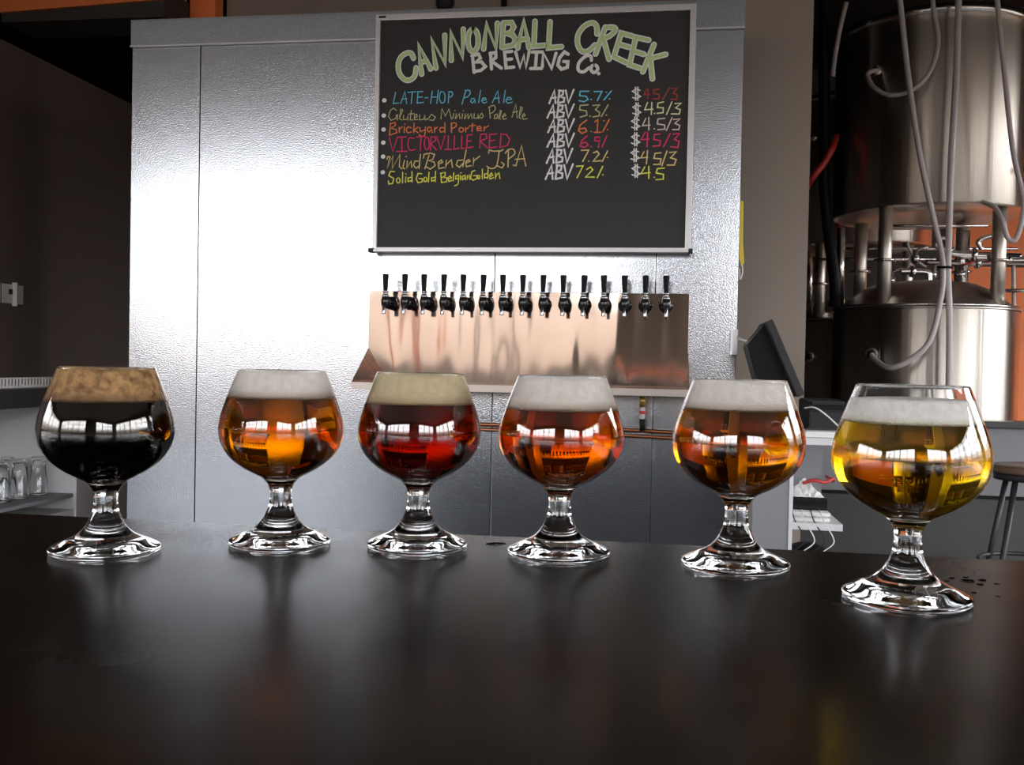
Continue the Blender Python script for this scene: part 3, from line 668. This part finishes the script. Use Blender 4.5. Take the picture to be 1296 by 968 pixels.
# ================================================================== BEER TAPS
tp = thing('tap_back_plate', 'polished steel back plate with drip tray under the beer taps', 'drip tray', (-.506, 3.69, 1.08))
MB().box(-1.127, .113, 3.680, 3.699, 1.083, 1.462, .0015).build('plate', 'plate_steel', tp)
MB().prism([(3.68, 1.238), (3.68, 1.085), (3.472, 1.085), (3.472, 1.107)], 'x', -1.127, -1.124).build('side_gusset', 'plate_steel', tp)
MB().prism([(3.68, 1.238), (3.68, 1.085), (3.472, 1.085), (3.472, 1.107)], 'x', .110, .113).build('side_gusset', 'plate_steel', tp)
MB().box(-1.127, .113, 3.47, 3.68, 1.081, 1.086).build('tray_floor', 'plate_steel', tp)
MB().box(-1.127, .113, 3.468, 3.472, 1.081, 1.107, .001).build('tray_lip', 'lip_steel', tp)
g = MB()
for k in range(60): g.box(-1.12+k*.0205, -1.113+k*.0205, 3.475, 3.679, 1.096, 1.099)
g.box(-1.122, .108, 3.475, 3.479, 1.094, 1.1); g.box(-1.122, .108, 3.675, 3.679, 1.094, 1.1)
g.build('tray_grille', 'pipe_steel', tp)

tap = thing('beer_tap', 'chrome beer tap with a black tapered handle on the steel plate', 'beer tap', (0, 0, 0), 'fifteen beer taps in a row on the steel plate')
MB().lathe([(0, 0), (.026, 0), (.026, .006), (.021, .010), (.016, .013), (.016, .02), (0, .02)], 28, (0, 0, 0), 'y').build('flange', 'black_gloss', tap)
MB().tube([(0, -.01, 0), (0, -.055, 0)], .012, 16).tube([(0, -.045, 0), (0, -.062, 0)], .0165, 16).build('shank', 'dark_chrome', tap)
MB().lathe([(0, -.026), (.012, -.024), (.016, -.010), (.0175, .004), (.015, .016), (.010, .022), (.0085, .030), (0, .030)], 20, (0, -.078, 0)).build('faucet_body', 'black_gloss', tap)
MB().tube([(0, -.082, -.008), (0, -.094, -.018), (0, -.099, -.032), (0, -.100, -.046)], .0075, 12).build('spout', 'dark_chrome', tap)
MB().lathe([(0, .018), (.013, .018), (.0135, .026), (.009, .029), (.0085, .037), (.0105, .038), (.0105, .043), (0, .043)], 20, (0, -.080, 0)).build('collar', 'chrome', tap)
MB().lathe([(0, .041), (.0078, .041), (.0085, .046), (.0118, .098), (.0122, .104), (.0105, .1065), (0, .107)], 16, (0, -.082, 0)).build('handle', 'black_plastic', tap)
ORD = ['first', 'second', 'third', 'fourth', 'fifth', 'sixth', 'seventh', 'eighth', 'ninth', 'tenth', 'eleventh', 'twelfth', 'thirteenth', 'fourteenth', 'fifteenth']
tilts = [0, .01, -.01, .02, 0, .03, 0, 0, .02, 0, .05, -.02, 0, .01, -.01]
for k in range(15):
    o = tap if k == 0 else copy_thing(tap, (0, 0, 0))
    o.location = (-1.0383 + k*.0760, 3.681, 1.4143)
    o['label'] = ('chrome beer tap with a black handle, ' + ORD[14-k] + ' from the till end of the steel plate')
    for ch in o.children:
        if ch.name.startswith('handle'):
            # a handle leans a little about its collar
            a = tilts[k]
            ch.rotation_euler = (0, a, 0)
            ch.location = (-math.sin(a)*.04, 0, (1-math.cos(a))*.04)

dr = thing('drain_pipe', 'short drain hose hanging below the drip tray', 'pipe', (-.051, 3.62, .94))
MB().tube([(-.0525, 3.62, 1.082), (-.0515, 3.62, 1.035)], .0115, 14).build('brass_fitting', 'brass', dr)
MB().tube([(-.0515, 3.62, 1.04), (-.051, 3.62, .985)], .009, 14).build('clear_tube', 'hose', dr)
MB().tube([(-.051, 3.62, 1.022), (-.051, 3.62, 1.010)], .0135, 14).build('hose_clamp', 'red_rubber', dr)
MB().tube([(-.051, 3.62, .992), (-.050, 3.625, .948)], .011, 14).build('black_sleeve', 'black_plastic', dr)
cp = thing('copper_pipe', 'pair of copper pipes running along the cold-room wall below the drip tray', 'pipe', (-.3, 3.66, .93))
MB().tube([(-1.05, 3.664, .957), (-.6, 3.664, .950), (-.1, 3.664, .946), (.20, 3.664, .936)], .0075, 12).build('upper_pipe', 'copper', cp)
MB().tube([(-1.05, 3.668, .934), (-.6, 3.668, .930), (-.1, 3.668, .924), (.20, 3.668, .914)], .0065, 12).build('lower_pipe', 'copper', cp)
for x in (-.9, -.35, -.16, .1):
    MB().box(x-.008, x+.008, 3.652, 3.699, .915-.008*(x+.1), .963-.016*(x+.6), .002).build('pipe_clip', 'dark_plastic', cp)

# ================================================================== LEFT: BACK COUNTER
bc = thing('back_counter', 'dark topped service counter with white shelving beside the dark wall', 'counter', (-2.9, 3.4, 0))
MB().box(-3.198, -2.6, 2.5, 4.19, .962, 1.042, .004).build('countertop', 'counter_dark', bc)
MB().box(-3.198, -3.17, 2.5, 4.18, 0, .962).build('back_panel', 'white_laminate', bc)
MB().box(-3.17, -2.605, 4.05, 4.18, 0, .962).build('end_panel', 'white_laminate', bc)
MB().box(-3.17, -2.62, 2.5, 4.05, .540, .556).build('shelf', 'grey_panel', bc)
MB().box(-3.17, -2.615, 2.5, 4.05, .30, .485, .003).build('base_shelf', 'white_laminate', bc)
rk = thing('drying_rack', 'white slatted drying rack on the service counter', 'rack', (-2.78, 3.6, 1.042))
MB().box(-2.92, -2.70, 3.0, 4.04, 1.042, 1.049, .002).build('base', 'white_plastic', rk)
m = MB()
for k in range(48): m.box(-2.705, -2.70, 3.01+k*.0215, 3.018+k*.0215, 1.049, 1.082)
m.box(-2.706, -2.699, 3.0, 4.04, 1.080, 1.086)
m.build('slat_rail', 'white_plastic', rk)
pint = thing('pint_glass', 'upturned clear pint glass on the shelf under the service counter', 'glass', (0, 0, 0), 'pint glasses under the service counter')
MB().lathe([(0, .172), (.026, .172), (.0285, .168), (.040, .006), (.0405, 0), (.0385, 0), (.038, .006), (.0265, .155), (0, .158)], 32).build('tumbler', 'clear_glass', pint)
for k, (x, y) in enumerate([(-2.75, 3.625), (-2.75, 3.735), (-2.75, 3.855), (-2.75, 3.985), (-2.86, 3.68), (-2.86, 3.80), (-2.86, 3.925)]):
    o = pint if k == 0 else copy_thing(pint, (0, 0, 0))
    o.location = (x, y, .556)
    o['label'] = 'upturned pint glass in the %s row under the service counter, %s from the end panel' % (('aisle-side', ORD[3-k]) if k < 4 else ('wall-side', ORD[6-k]))
for y0, y1, lab in ((4.235, 4.318, 'plain white wall switch plate on the dark wall'), (4.335, 4.490, 'white outlet cover with a dark socket on the dark wall')):
    sp = thing('switch_plate', lab, 'switch', (-3.2, (y0+y1)/2, 1.48))
    MB().box(-3.2, -3.192, y0, y1, 1.437, 1.532, .002).build('cover', 'white_plastic', sp)
    if y0 > 4.3:
        MB().box(-3.193, -3.188, 4.378, 4.402, 1.482, 1.508).build('socket', 'dark_plastic', sp)
        MB().box(-3.196, -3.170, 4.409, 4.415, 1.425, 1.542).build('divider', 'white_plastic', sp)
    else:
        MB().box(-3.193, -3.187, 4.262, 4.290, 1.465, 1.505, .002).build('rocker', 'white_plastic', sp)

# ================================================================== RIGHT: TILL DESK
dk = thing('till_desk', 'white desk with a clutter shelf beside the cold-room wall', 'desk', (.45, 3.4, 0))
MB().box(.305, .632, 3.14, 3.66, .950, .972, .002).build('desktop', 'white_laminate', dk)
MB().box(.315, .428, 3.20, 3.222, 0, .950).build('front_panel', 'grey_panel', dk)
MB().box(.428, .440, 3.196, 3.66, 0, .950, .001).build('side_panel', 'white_laminate', dk)
MB().box(.440, .600, 3.64, 3.66, .70, .950).build('back_panel', 'grey_panel', dk)
MB().box(.440, .597, 3.20, 3.64, .672, .694, .002).build('shelf', 'white_laminate', dk)
pm = thing('till_monitor', 'black touchscreen till monitor tilted on its stand', 'monitor', (.42, 3.5, .972))
MB().prism([(.358, 1.344), (.381, 1.356), (.492, 1.104), (.469, 1.092)], 'y', 3.36, 3.62, .003).build('screen', 'grey_plastic', pm)
MB().prism([(.3044, 1.268), (.345, 1.318), (.361, 1.342), (.471, 1.092), (.440, 1.075), (.3636, 1.065)], 'y', 3.42, 3.60, .004).build('housing', 'black_plastic', pm)
MB().prism([(.365, 1.07), (.445, 1.08), (.47, 1.0), (.36, 1.0)], 'y', 3.45, 3.57).build('neck', 'black_plastic', pm)
MB().box(.335, .490, 3.36, 3.63, .972, 1.002, .004).build('base', 'black_plastic', pm)
br = thing('wall_bracket', 'pale metal bracket on the cold-room edge behind the till monitor', 'bracket', (.30, 3.66, 1.28))
MB().box(.270, .292, 3.655, 3.699, 1.235, 1.330, .003).build('mount', 'frame_silver', br)
MB().tube([(.292, 3.66, 1.30), (.312, 3.63, 1.29), (.325, 3.60, 1.285)], .008).build('arm', 'frame_silver', br)
pt = thing('receipt_printer', 'black receipt printer on the white desk', 'printer', (.56, 3.4, .972))
MB().prism([(3.30, .990), (3.30, 1.052), (3.34, 1.078), (3.55, 1.086), (3.55, .990)], 'x', .500, .628, .004).build('body', 'dark_plastic', pt)
MB().box(.492, .632, 3.29, 3.56, .9885, .9965, .002).build('base', 'grey_plastic', pt)
MB().box(.512, .616, 3.33, 3.36, 1.068, 1.084, .002).build('paper_slot', 'black_gloss', pt)
pp = thing('paper_stack', 'stack of white paper under the receipt printer', 'paper', (.54, 3.35, .972))
for k in range(4):
    MB().box(.468+.003*k, .612-.004*k, 3.19+.004*k, 3.60, .972+k*.0042, .9758+k*.0042).build('sheet_block', 'paper', pp)
tag(MB().tube([(.49, 3.34, 1.058), (.515, 3.285, 1.062), (.555, 3.275, 1.035), (.60, 3.25, .992), (.635, 3.22, .976), (.66, 3.26, .90)], .0028, 8).build('cable', 'white_plastic'), 'pale cable trailing over the receipt printer', 'cable')
rt = thing('black_box', 'black electronic box on the shelf of the white desk', 'box', (.51, 3.45, .694))
MB().box(.447, .575, 3.36, 3.58, .714, .752, .003).build('case', 'black_plastic', rt)
MB().box(.452, .570, 3.357, 3.361, .720, .746).build('face', 'black_gloss', rt)
ps = thing('loose_papers', 'loose white papers lying on the shelf under the black box', 'paper', (.51, 3.4, .694))
MB().box(.445, .565, 3.25, 3.60, .694, .704).build('lower_sheets', 'paper', ps)
MB().box(.450, .575, 3.30, 3.60, .704, .714).build('upper_sheets', 'paper', ps)
cr = thing('plastic_bag', 'crumpled clear plastic bag on top of the black box', 'bag', (.51, 3.45, .752))
bm = bmesh.new()
bmesh.ops.create_grid(bm, x_segments=12, y_segments=12, size=.5)
for v in bm.verts:
    v.co = Vector((.510+v.co.x*.12, 3.47+v.co.y*.18, .753+.045*(1-max(abs(v.co.x), abs(v.co.y))*1.9)*(0.5+random.random())))
    v.co.z = max(v.co.z, .7525)
m = MB(); m._add(bm); m.build('film', 'paper', cr)
tag(MB().tube([(.50, 3.40, .80), (.53, 3.38, .812), (.57, 3.39, .806), (.60, 3.42, .815), (.615, 3.50, .80), (.615, 3.63, .80)], .006, 8).build('cable', 'red_rubber'), 'dark red cable across the desk shelf', 'cable')
for k in range(4):
    x = .46 + .03*k
    tag(MB().tube([(x, 3.36, .716), (x-.01, 3.22, .70), (x+.02, 3.192, .64), (x-.015, 3.194, .60), (x+.03, 3.195, .585), (x+.01, 3.25, .57)], .0022, 6).build('cable', 'white_plastic' if k % 2 else 'dark_plastic'),
        ('dark cable drooping below the desk shelf beside the white side panel', 'white cable drooping below the desk shelf between two dark cables',
         'dark cable drooping below the desk shelf between two white cables', 'white cable drooping at the open end of the desk shelf')[k], 'cable', 'cables drooping below the desk shelf')
bn = thing('floor_bin', 'black lidded bin under the white desk', 'bin', (.52, 3.42, 0))
MB().lathe([(0, 0), (.070, 0), (.078, .54), (0, .54)], 28, (.52, 3.42, 0)).build('body', 'black_plastic', bn)
MB().lathe([(.081, .535), (.082, .555), (.070, .578), (.03, .592), (0, .594)], 28, (.52, 3.42, 0)).build('lid', 'black_plastic', bn)
sy = thing('yellow_strap', 'yellow strap hanging at the cold-room edge', 'strap', (.305, 3.72, 1.57))
MB().prism([(.2935, 1.815), (.305, 1.810), (.3065, 1.66), (.313, 1.580), (.302, 1.572), (.2945, 1.60)], 'y', 3.716, 3.721).build('webbing', 'yellow_tape', sy)
MB().tube([(.303, 3.718, 1.58), (.308, 3.716, 1.55), (.300, 3.716, 1.52), (.296, 3.716, 1.56)], .0022, 6).build('cord', 'white_plastic', sy)

# ================================================================== RIGHT: HALF WALL AND STOOL
kw = thing('half_wall', 'low grey half wall with a dark cap in front of the tanks', 'half wall', (2.2, 5.2, 0))
MB().box(.60, 4.2, 5.2, 5.3, .565, .912, .002).build('upper_panel', 'grey_panel', kw)
MB().box(.60, 4.2, 5.215, 5.3, .545, .565).build('shadow_gap', 'black_paint', kw)
MB().box(.60, 4.2, 5.2, 5.3, 0, .545, .002).build('lower_panel', 'dark_panel', kw)
MB().box(.60, 4.2, 5.16, 5.34, .912, .945, .004).build('cap', 'counter_dark', kw)
SX, SY = 1.655, 4.5
st = thing('bar_stool', 'round wooden topped bar stool with dark metal legs', 'stool', (SX, SY, 0))
MB().lathe([(0, .756), (.185, .756), (.192, .762), (.192, .782), (.184, .788), (0, .788)], 40, (SX, SY, 0)).build('seat', 'wood_seat', st)
MB().lathe([(.175, .725), (.180, .725), (.180, .757), (.160, .757), (.160, .725)], 40, (SX, SY, 0), closed=True).build('seat_ring', 'stool_metal', st)
for a in (215, 305, 35, 125):
    ca, sa = math.cos(math.radians(a)), math.sin(math.radians(a))
    MB().tube([(SX+.150*ca, SY+.150*sa, .75), (SX+.30*ca, SY+.30*sa, .0)], .0125, 12).build('leg', 'stool_metal', st)
ring = [(SX+.228*math.cos(2*PI*k/40), SY+.228*math.sin(2*PI*k/40), .36) for k in range(41)]
MB().tube(ring, .010, 8, False).build('foot_ring', 'stool_metal', st)

# ================================================================== BREWING VESSELS
def make_tank(name, label):
    t = thing(name, label, 'tank', (0, 0, 0), None)
    R = .553
    MB().lathe([(0, 2.19), (.30, 2.165), (R-.04, 2.145), (R-.008, 2.139), (R, 2.15), (R, 3.235), (R-.01, 3.245), (R-.06, 3.26), (0, 3.42)], 96).build('upper_vessel', 'tank_steel', t)
    MB().lathe([(R-.004, 3.205), (R+.014, 3.205), (R+.014, 3.252), (R-.004, 3.252)], 96, closed=True).build('top_rim', 'pipe_steel', t)
    R2 = .532
    MB().lathe([(0, .30), (R2-.02, .34), (R2, .38), (R2, 1.545), (R2-.004, 1.555), (0, 1.555)], 96).build('lower_vessel', 'tank_steel', t)
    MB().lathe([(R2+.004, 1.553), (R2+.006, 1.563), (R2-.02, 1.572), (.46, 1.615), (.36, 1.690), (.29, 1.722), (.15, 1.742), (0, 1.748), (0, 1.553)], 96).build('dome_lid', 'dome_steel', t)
    MB().lathe([(R2+.004, 1.562), (R2+.010, 1.572), (R2+.004, 1.580), (R2-.025, 1.578), (R2-.02, 1.566)], 96, closed=True).build('lid_seam', 'pipe_steel', t)
    for x, y in ((-.315, -.345), (.315, -.345), (-.315, .345), (.315, .345)):
        lg = MB().tube([(x, y, 1.56), (x, y, 2.175)], .0395, 24).build('leg', 'leg_steel', t)
        MB().lathe([(.039, 0), (.062, 0), (.062, .014), (.039, .014)], 24, (x, y, 1.83), closed=True).build('leg_collar', 'pipe_steel', lg)
    for k in range(4):
        a = PI/4 + k*PI/2
        MB().tube([(.42*math.cos(a), .42*math.sin(a), 0), (.42*math.cos(a), .42*math.sin(a), .36)], .04, 16).build('foot', 'pipe_steel', t)
    pr = MB().lathe([(0, 0), (.030, 0), (.030, .05), (.042, .05), (.042, .062), (0, .062)], 24, (-.395, -.352, 1.285), 'y').build('port', 'dome_steel', t)
    MB().lathe([(0, 0), (.022, 0), (.022, .045), (0, .045)], 20, (-.395, -.41, 1.285), 'y').build('port_cap', 'black_plastic', pr)
    MB().lathe([(0, 0), (.020, 0), (.020, .05), (.028, .05), (.028, .058), (0, .058)], 20, (-.40, -.36, 2.93), 'y').build('hose_inlet', 'pipe_steel', t)
    v = MB().tube([(.45, -.33, 2.365), (.50, -.42, 2.365)], .018, 16).build('sample_valve', 'chrome', t)
    MB().tube([(.50, -.42, 2.365), (.545, -.44, 2.372)], .011, 10).build('valve_lever', 'black_plastic', v)
    return t
TX, TY = 1.622, 6.30
tank = make_tank('brewing_tank', 'stacked stainless steel brewing tank behind the half wall')
tank2 = copy_thing(tank, (0, 0, 0), 'second steel brewing tank in shadow behind the stacked tank')
tank.location = (TX, TY, 0)
tank2.location = (1.52, 7.95, 0)
tank['group'] = tank2['group'] = 'stacked brewing tanks'

# pipework between the two vessels of the front tank
def pipe(pts, r, label, material='pipe_steel', clamps=()):
    t = thing('process_pipe', label, 'pipe', pts[0])
    MB().tube(pts, r, 14, True, 8).build('run', material, t)
    for c in clamps:
        a, b = Vector(pts[c]), Vector(pts[min(c+1, len(pts)-1)])
        d = (b-a).normalized() if (b-a).length > 0 else Vector((1, 0, 0))
        MB().tube([a-d*.012, a+d*.012], r*1.75, 14).build('clamp', 'chrome', t)
    return t
pipe([(1.34, 6.05, 2.055), (1.90, 6.05, 2.052)], .008, 'thin level steel rail between the tank legs just below the upper vessel')
pipe([(1.10, 6.72, 1.998), (2.30, 6.72, 1.998)], .010, 'second steel rail behind the tank legs')
pipe([(1.05, 6.74, 1.928), (1.80, 6.74, 1.931)], .009, 'third steel rail behind the tank legs')
pipe([(1.49, 6.35, 1.812), (1.56, 6.35, 1.812), (1.64, 6.35, 1.808), (1.66, 6.35, 1.79), (1.66, 6.35, 1.735)], .021, 'thick bent steel pipe rising from the dome lid', clamps=(1,))
pipe([(1.78, 6.55, 1.955), (1.98, 6.55, 1.935), (2.25, 6.52, 1.920)], .026, 'thick bright steel pipe running off towards the orange wall', clamps=(1,))
pipe([(1.70, 6.60, 1.895), (2.02, 6.60, 1.890), (2.45, 6.58, 1.880)], .020, 'dark steel pipe below the bright thick pipe', 'dome_steel', clamps=(1,))
pipe([(1.80, 6.45, 2.035), (1.75, 6.45, 2.030), (1.725, 6.45, 2.00), (1.745, 6.45, 1.965), (1.82, 6.45, 1.955)], .013, 'hooked steel pipe bend over the dome lid')
pipe([(1.56, 6.5, 2.02), (1.58, 6.5, 1.96), (1.63, 6.5, 1.89), (1.68, 6.5, 1.855)], .008, 'thin grey tube curving down to the dome lid', 'hose')
pipe([(1.93, 6.62, 2.10), (1.93, 6.62, 1.72)], .045, 'upright steel pipe behind the hoses over the dome lid')
pipe([(1.98, 6.4, 1.96), (1.96, 6.4, 2.00), (2.00, 6.4, 2.03), (2.10, 6.4, 2.05)], .016, 'small curved steel elbow near the right tank leg')
pipe([(1.99, 5.965, 1.842), (2.10, 5.965, 1.842), (2.6, 6.0, 1.84)], .012, 'steel rail leaving the right tank leg at its collar', clamps=(0,))
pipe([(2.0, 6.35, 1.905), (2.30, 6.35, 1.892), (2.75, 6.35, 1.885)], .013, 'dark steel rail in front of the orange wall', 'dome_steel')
pipe([(2.03, 6.40, 1.703), (2.80, 6.40, 1.697)], .012, 'lowest steel rail in front of the orange wall')
pipe([(2.185, 6.45, 1.862), (2.20, 6.45, 1.5), (2.215, 6.45, 1.05)], .012, 'pale upright tube in front of the orange wall', 'hose')
pipe([(1.145, 7.75, 2.10), (1.15, 7.75, 1.62)], .026, 'upright steel pipe beside the taupe wall')
pipe([(1.16, 6.55, 2.11), (1.17, 6.55, 1.60)], .024, 'upright steel pipe left of the tank legs')
for k, (x, y, z) in enumerate([(1.445, 6.4, 1.76), (1.70, 6.42, 1.80), (1.86, 6.4, 1.80), (1.60, 6.45, 1.90)]):
    v = thing('pipe_valve', ('small steel valve beside the left tank leg', 'small steel valve under the thin grey tube', 'small steel valve with a red lever', 'small steel valve raised above the others')[k] + ' over the dome lid', 'valve', (x, y, z), 'valves over the dome lid')
    MB().lathe([(0, -.03), (.018, -.03), (.018, -.022), (.028, -.02), (.028, .02), (.018, .022), (.018, .06), (0, .06)], 18, (x, y, z)).build('body', 'chrome', v)
    MB().tube([(x, y, z+.055), (x+.07, y-.02, z+.075)], .007, 8).build('lever', 'red_rubber' if k == 2 else 'pipe_steel', v)

# hoses hanging in front of the tanks
def hose(pts, r, label, material='hose'):
    return tag(MB().tube(pts, r, 12, True, 8).build('hose', material), label, 'hose')
hose([(1.25, 5.6, 3.42), (1.272, 5.6, 3.226), (1.329, 5.6, 2.793), (1.402, 5.6, 2.36), (1.495, 5.6, 1.97), (1.527, 5.6, 1.84), (1.534, 5.59, 1.733),
      (1.525, 5.58, 1.603), (1.470, 5.56, 1.364), (1.37, 5.57, 1.253), (1.275, 5.62, 1.205), (1.232, 5.80, 1.255), (1.227, 5.86, 1.285)], .0155, 'long pale hose sweeping down to the port on the lower tank')
hose([(1.575, 5.6, 3.42), (1.576, 5.6, 3.215), (1.575, 5.6, 2.787), (1.562, 5.6, 2.358), (1.562, 5.6, 1.927), (1.562, 5.6, 1.733), (1.576, 5.6, 1.495), (1.583, 5.6, 1.14), (1.585, 5.6, .60)], .0175, 'pale hose hanging straight down between the two tanks')
hose([(1.45, 5.66, 3.42), (1.457, 5.65, 3.22), (1.488, 5.64, 3.004), (1.443, 5.63, 2.833), (1.351, 5.64, 2.741), (1.247, 5.68, 2.73), (1.175, 5.75, 2.797), (1.155, 5.82, 2.884), (1.19, 5.86, 2.918), (1.225, 5.885, 2.93)], .0125, 'pale looped hose on the face of the upper tank')
hose([(1.72, 5.5, 3.42), (1.743, 5.5, 3.17), (1.794, 5.5, 2.753), (1.844, 5.5, 2.375), (1.902, 5.5, 2.124), (1.898, 5.5, 1.998), (1.869, 5.5, 1.90), (1.829, 5.5, 1.914), (1.80, 5.5, 2.006), (1.79, 5.60, 2.09), (1.79, 5.84, 2.165)], .0135, 'pale hose hooking back up under the right side of the upper tank')
hose([(.86, 6.1, 2.27), (.89, 6.0, 2.333), (.955, 6.0, 2.42), (1.0, 6.0, 2.506), (1.04, 6.1, 2.60)], .020, 'red hose beside the upper tank', 'red_rubber')
hose([(1.155, 6.66, 2.20), (1.167, 6.66, 2.14), (1.183, 6.66, 2.03), (1.185, 6.66, 1.90)], .020, 'red hose stub behind the tank leg', 'red_rubber')
hose([(.96, 6.22, 3.75), (.97, 6.22, 3.2), (.985, 6.22, 2.75), (.99, 6.22, 2.45), (1.003, 6.22, 2.25), (1.03, 6.20, 2.0), (1.065, 6.16, 1.72), (1.07, 6.2, 1.585)], .034, 'thick black hose running down beside the tanks', 'black_plastic')
hose([(1.05, 5.95, 3.35), (1.015, 5.95, 3.18), (.99, 5.95, 3.00), (.985, 5.95, 2.92)], .014, 'short pale hose end beside the top of the upper tank')
zt_ = thing('cable_tie', 'black cable tie binding the two long hoses', 'cable tie', (1.548, 5.6, 1.76))
MB().lathe([(.036, -.006), (.040, -.006), (.040, .006), (.036, .006)], 20, (1.548, 5.6, 1.76), closed=True).build('band', 'black_plastic', zt_)

# ================================================================== SMALL MARKS ON THE BAR
def drop(x, y, r, label, group, sx=1.0, ang=0.0):
    o = MB().lathe([(0, 0), (r, 0), (r*1.02, r*.10), (r*.8, r*.24), (r*.4, r*.34), (0, r*.37)], 20).build('water_drop', 'water')
    o.location = (x, y, ZB)
    o.scale = (sx, 1, 1)
    o.rotation_euler = (0, 0, ang)
    tag(o, label, 'water drop', group)
drop(-.1006, .6151, .0030, 'thin sliver of spilled water behind the ruby and copper ales', None, 2.2, .3)
for k, (dx, dy, r) in enumerate([(0, 0, .004), (.009, .004, .0028), (-.007, .006, .0024), (.004, -.008, .0022), (.014, -.004, .0018), (-.012, -.003, .0016), (.002, .010, .002), (-.006, -.030, .0018), (.004, -.036, .0014)]):
    drop(.1748+dx, .5721+dy, r*.75, 'spilled water drop beside the pale yellow beer', 'water drops beside the pale yellow beer', 1.3, k*.7)
drop(.0703, .4092, .0010, 'tiny lone water drop on the open bar top', None)
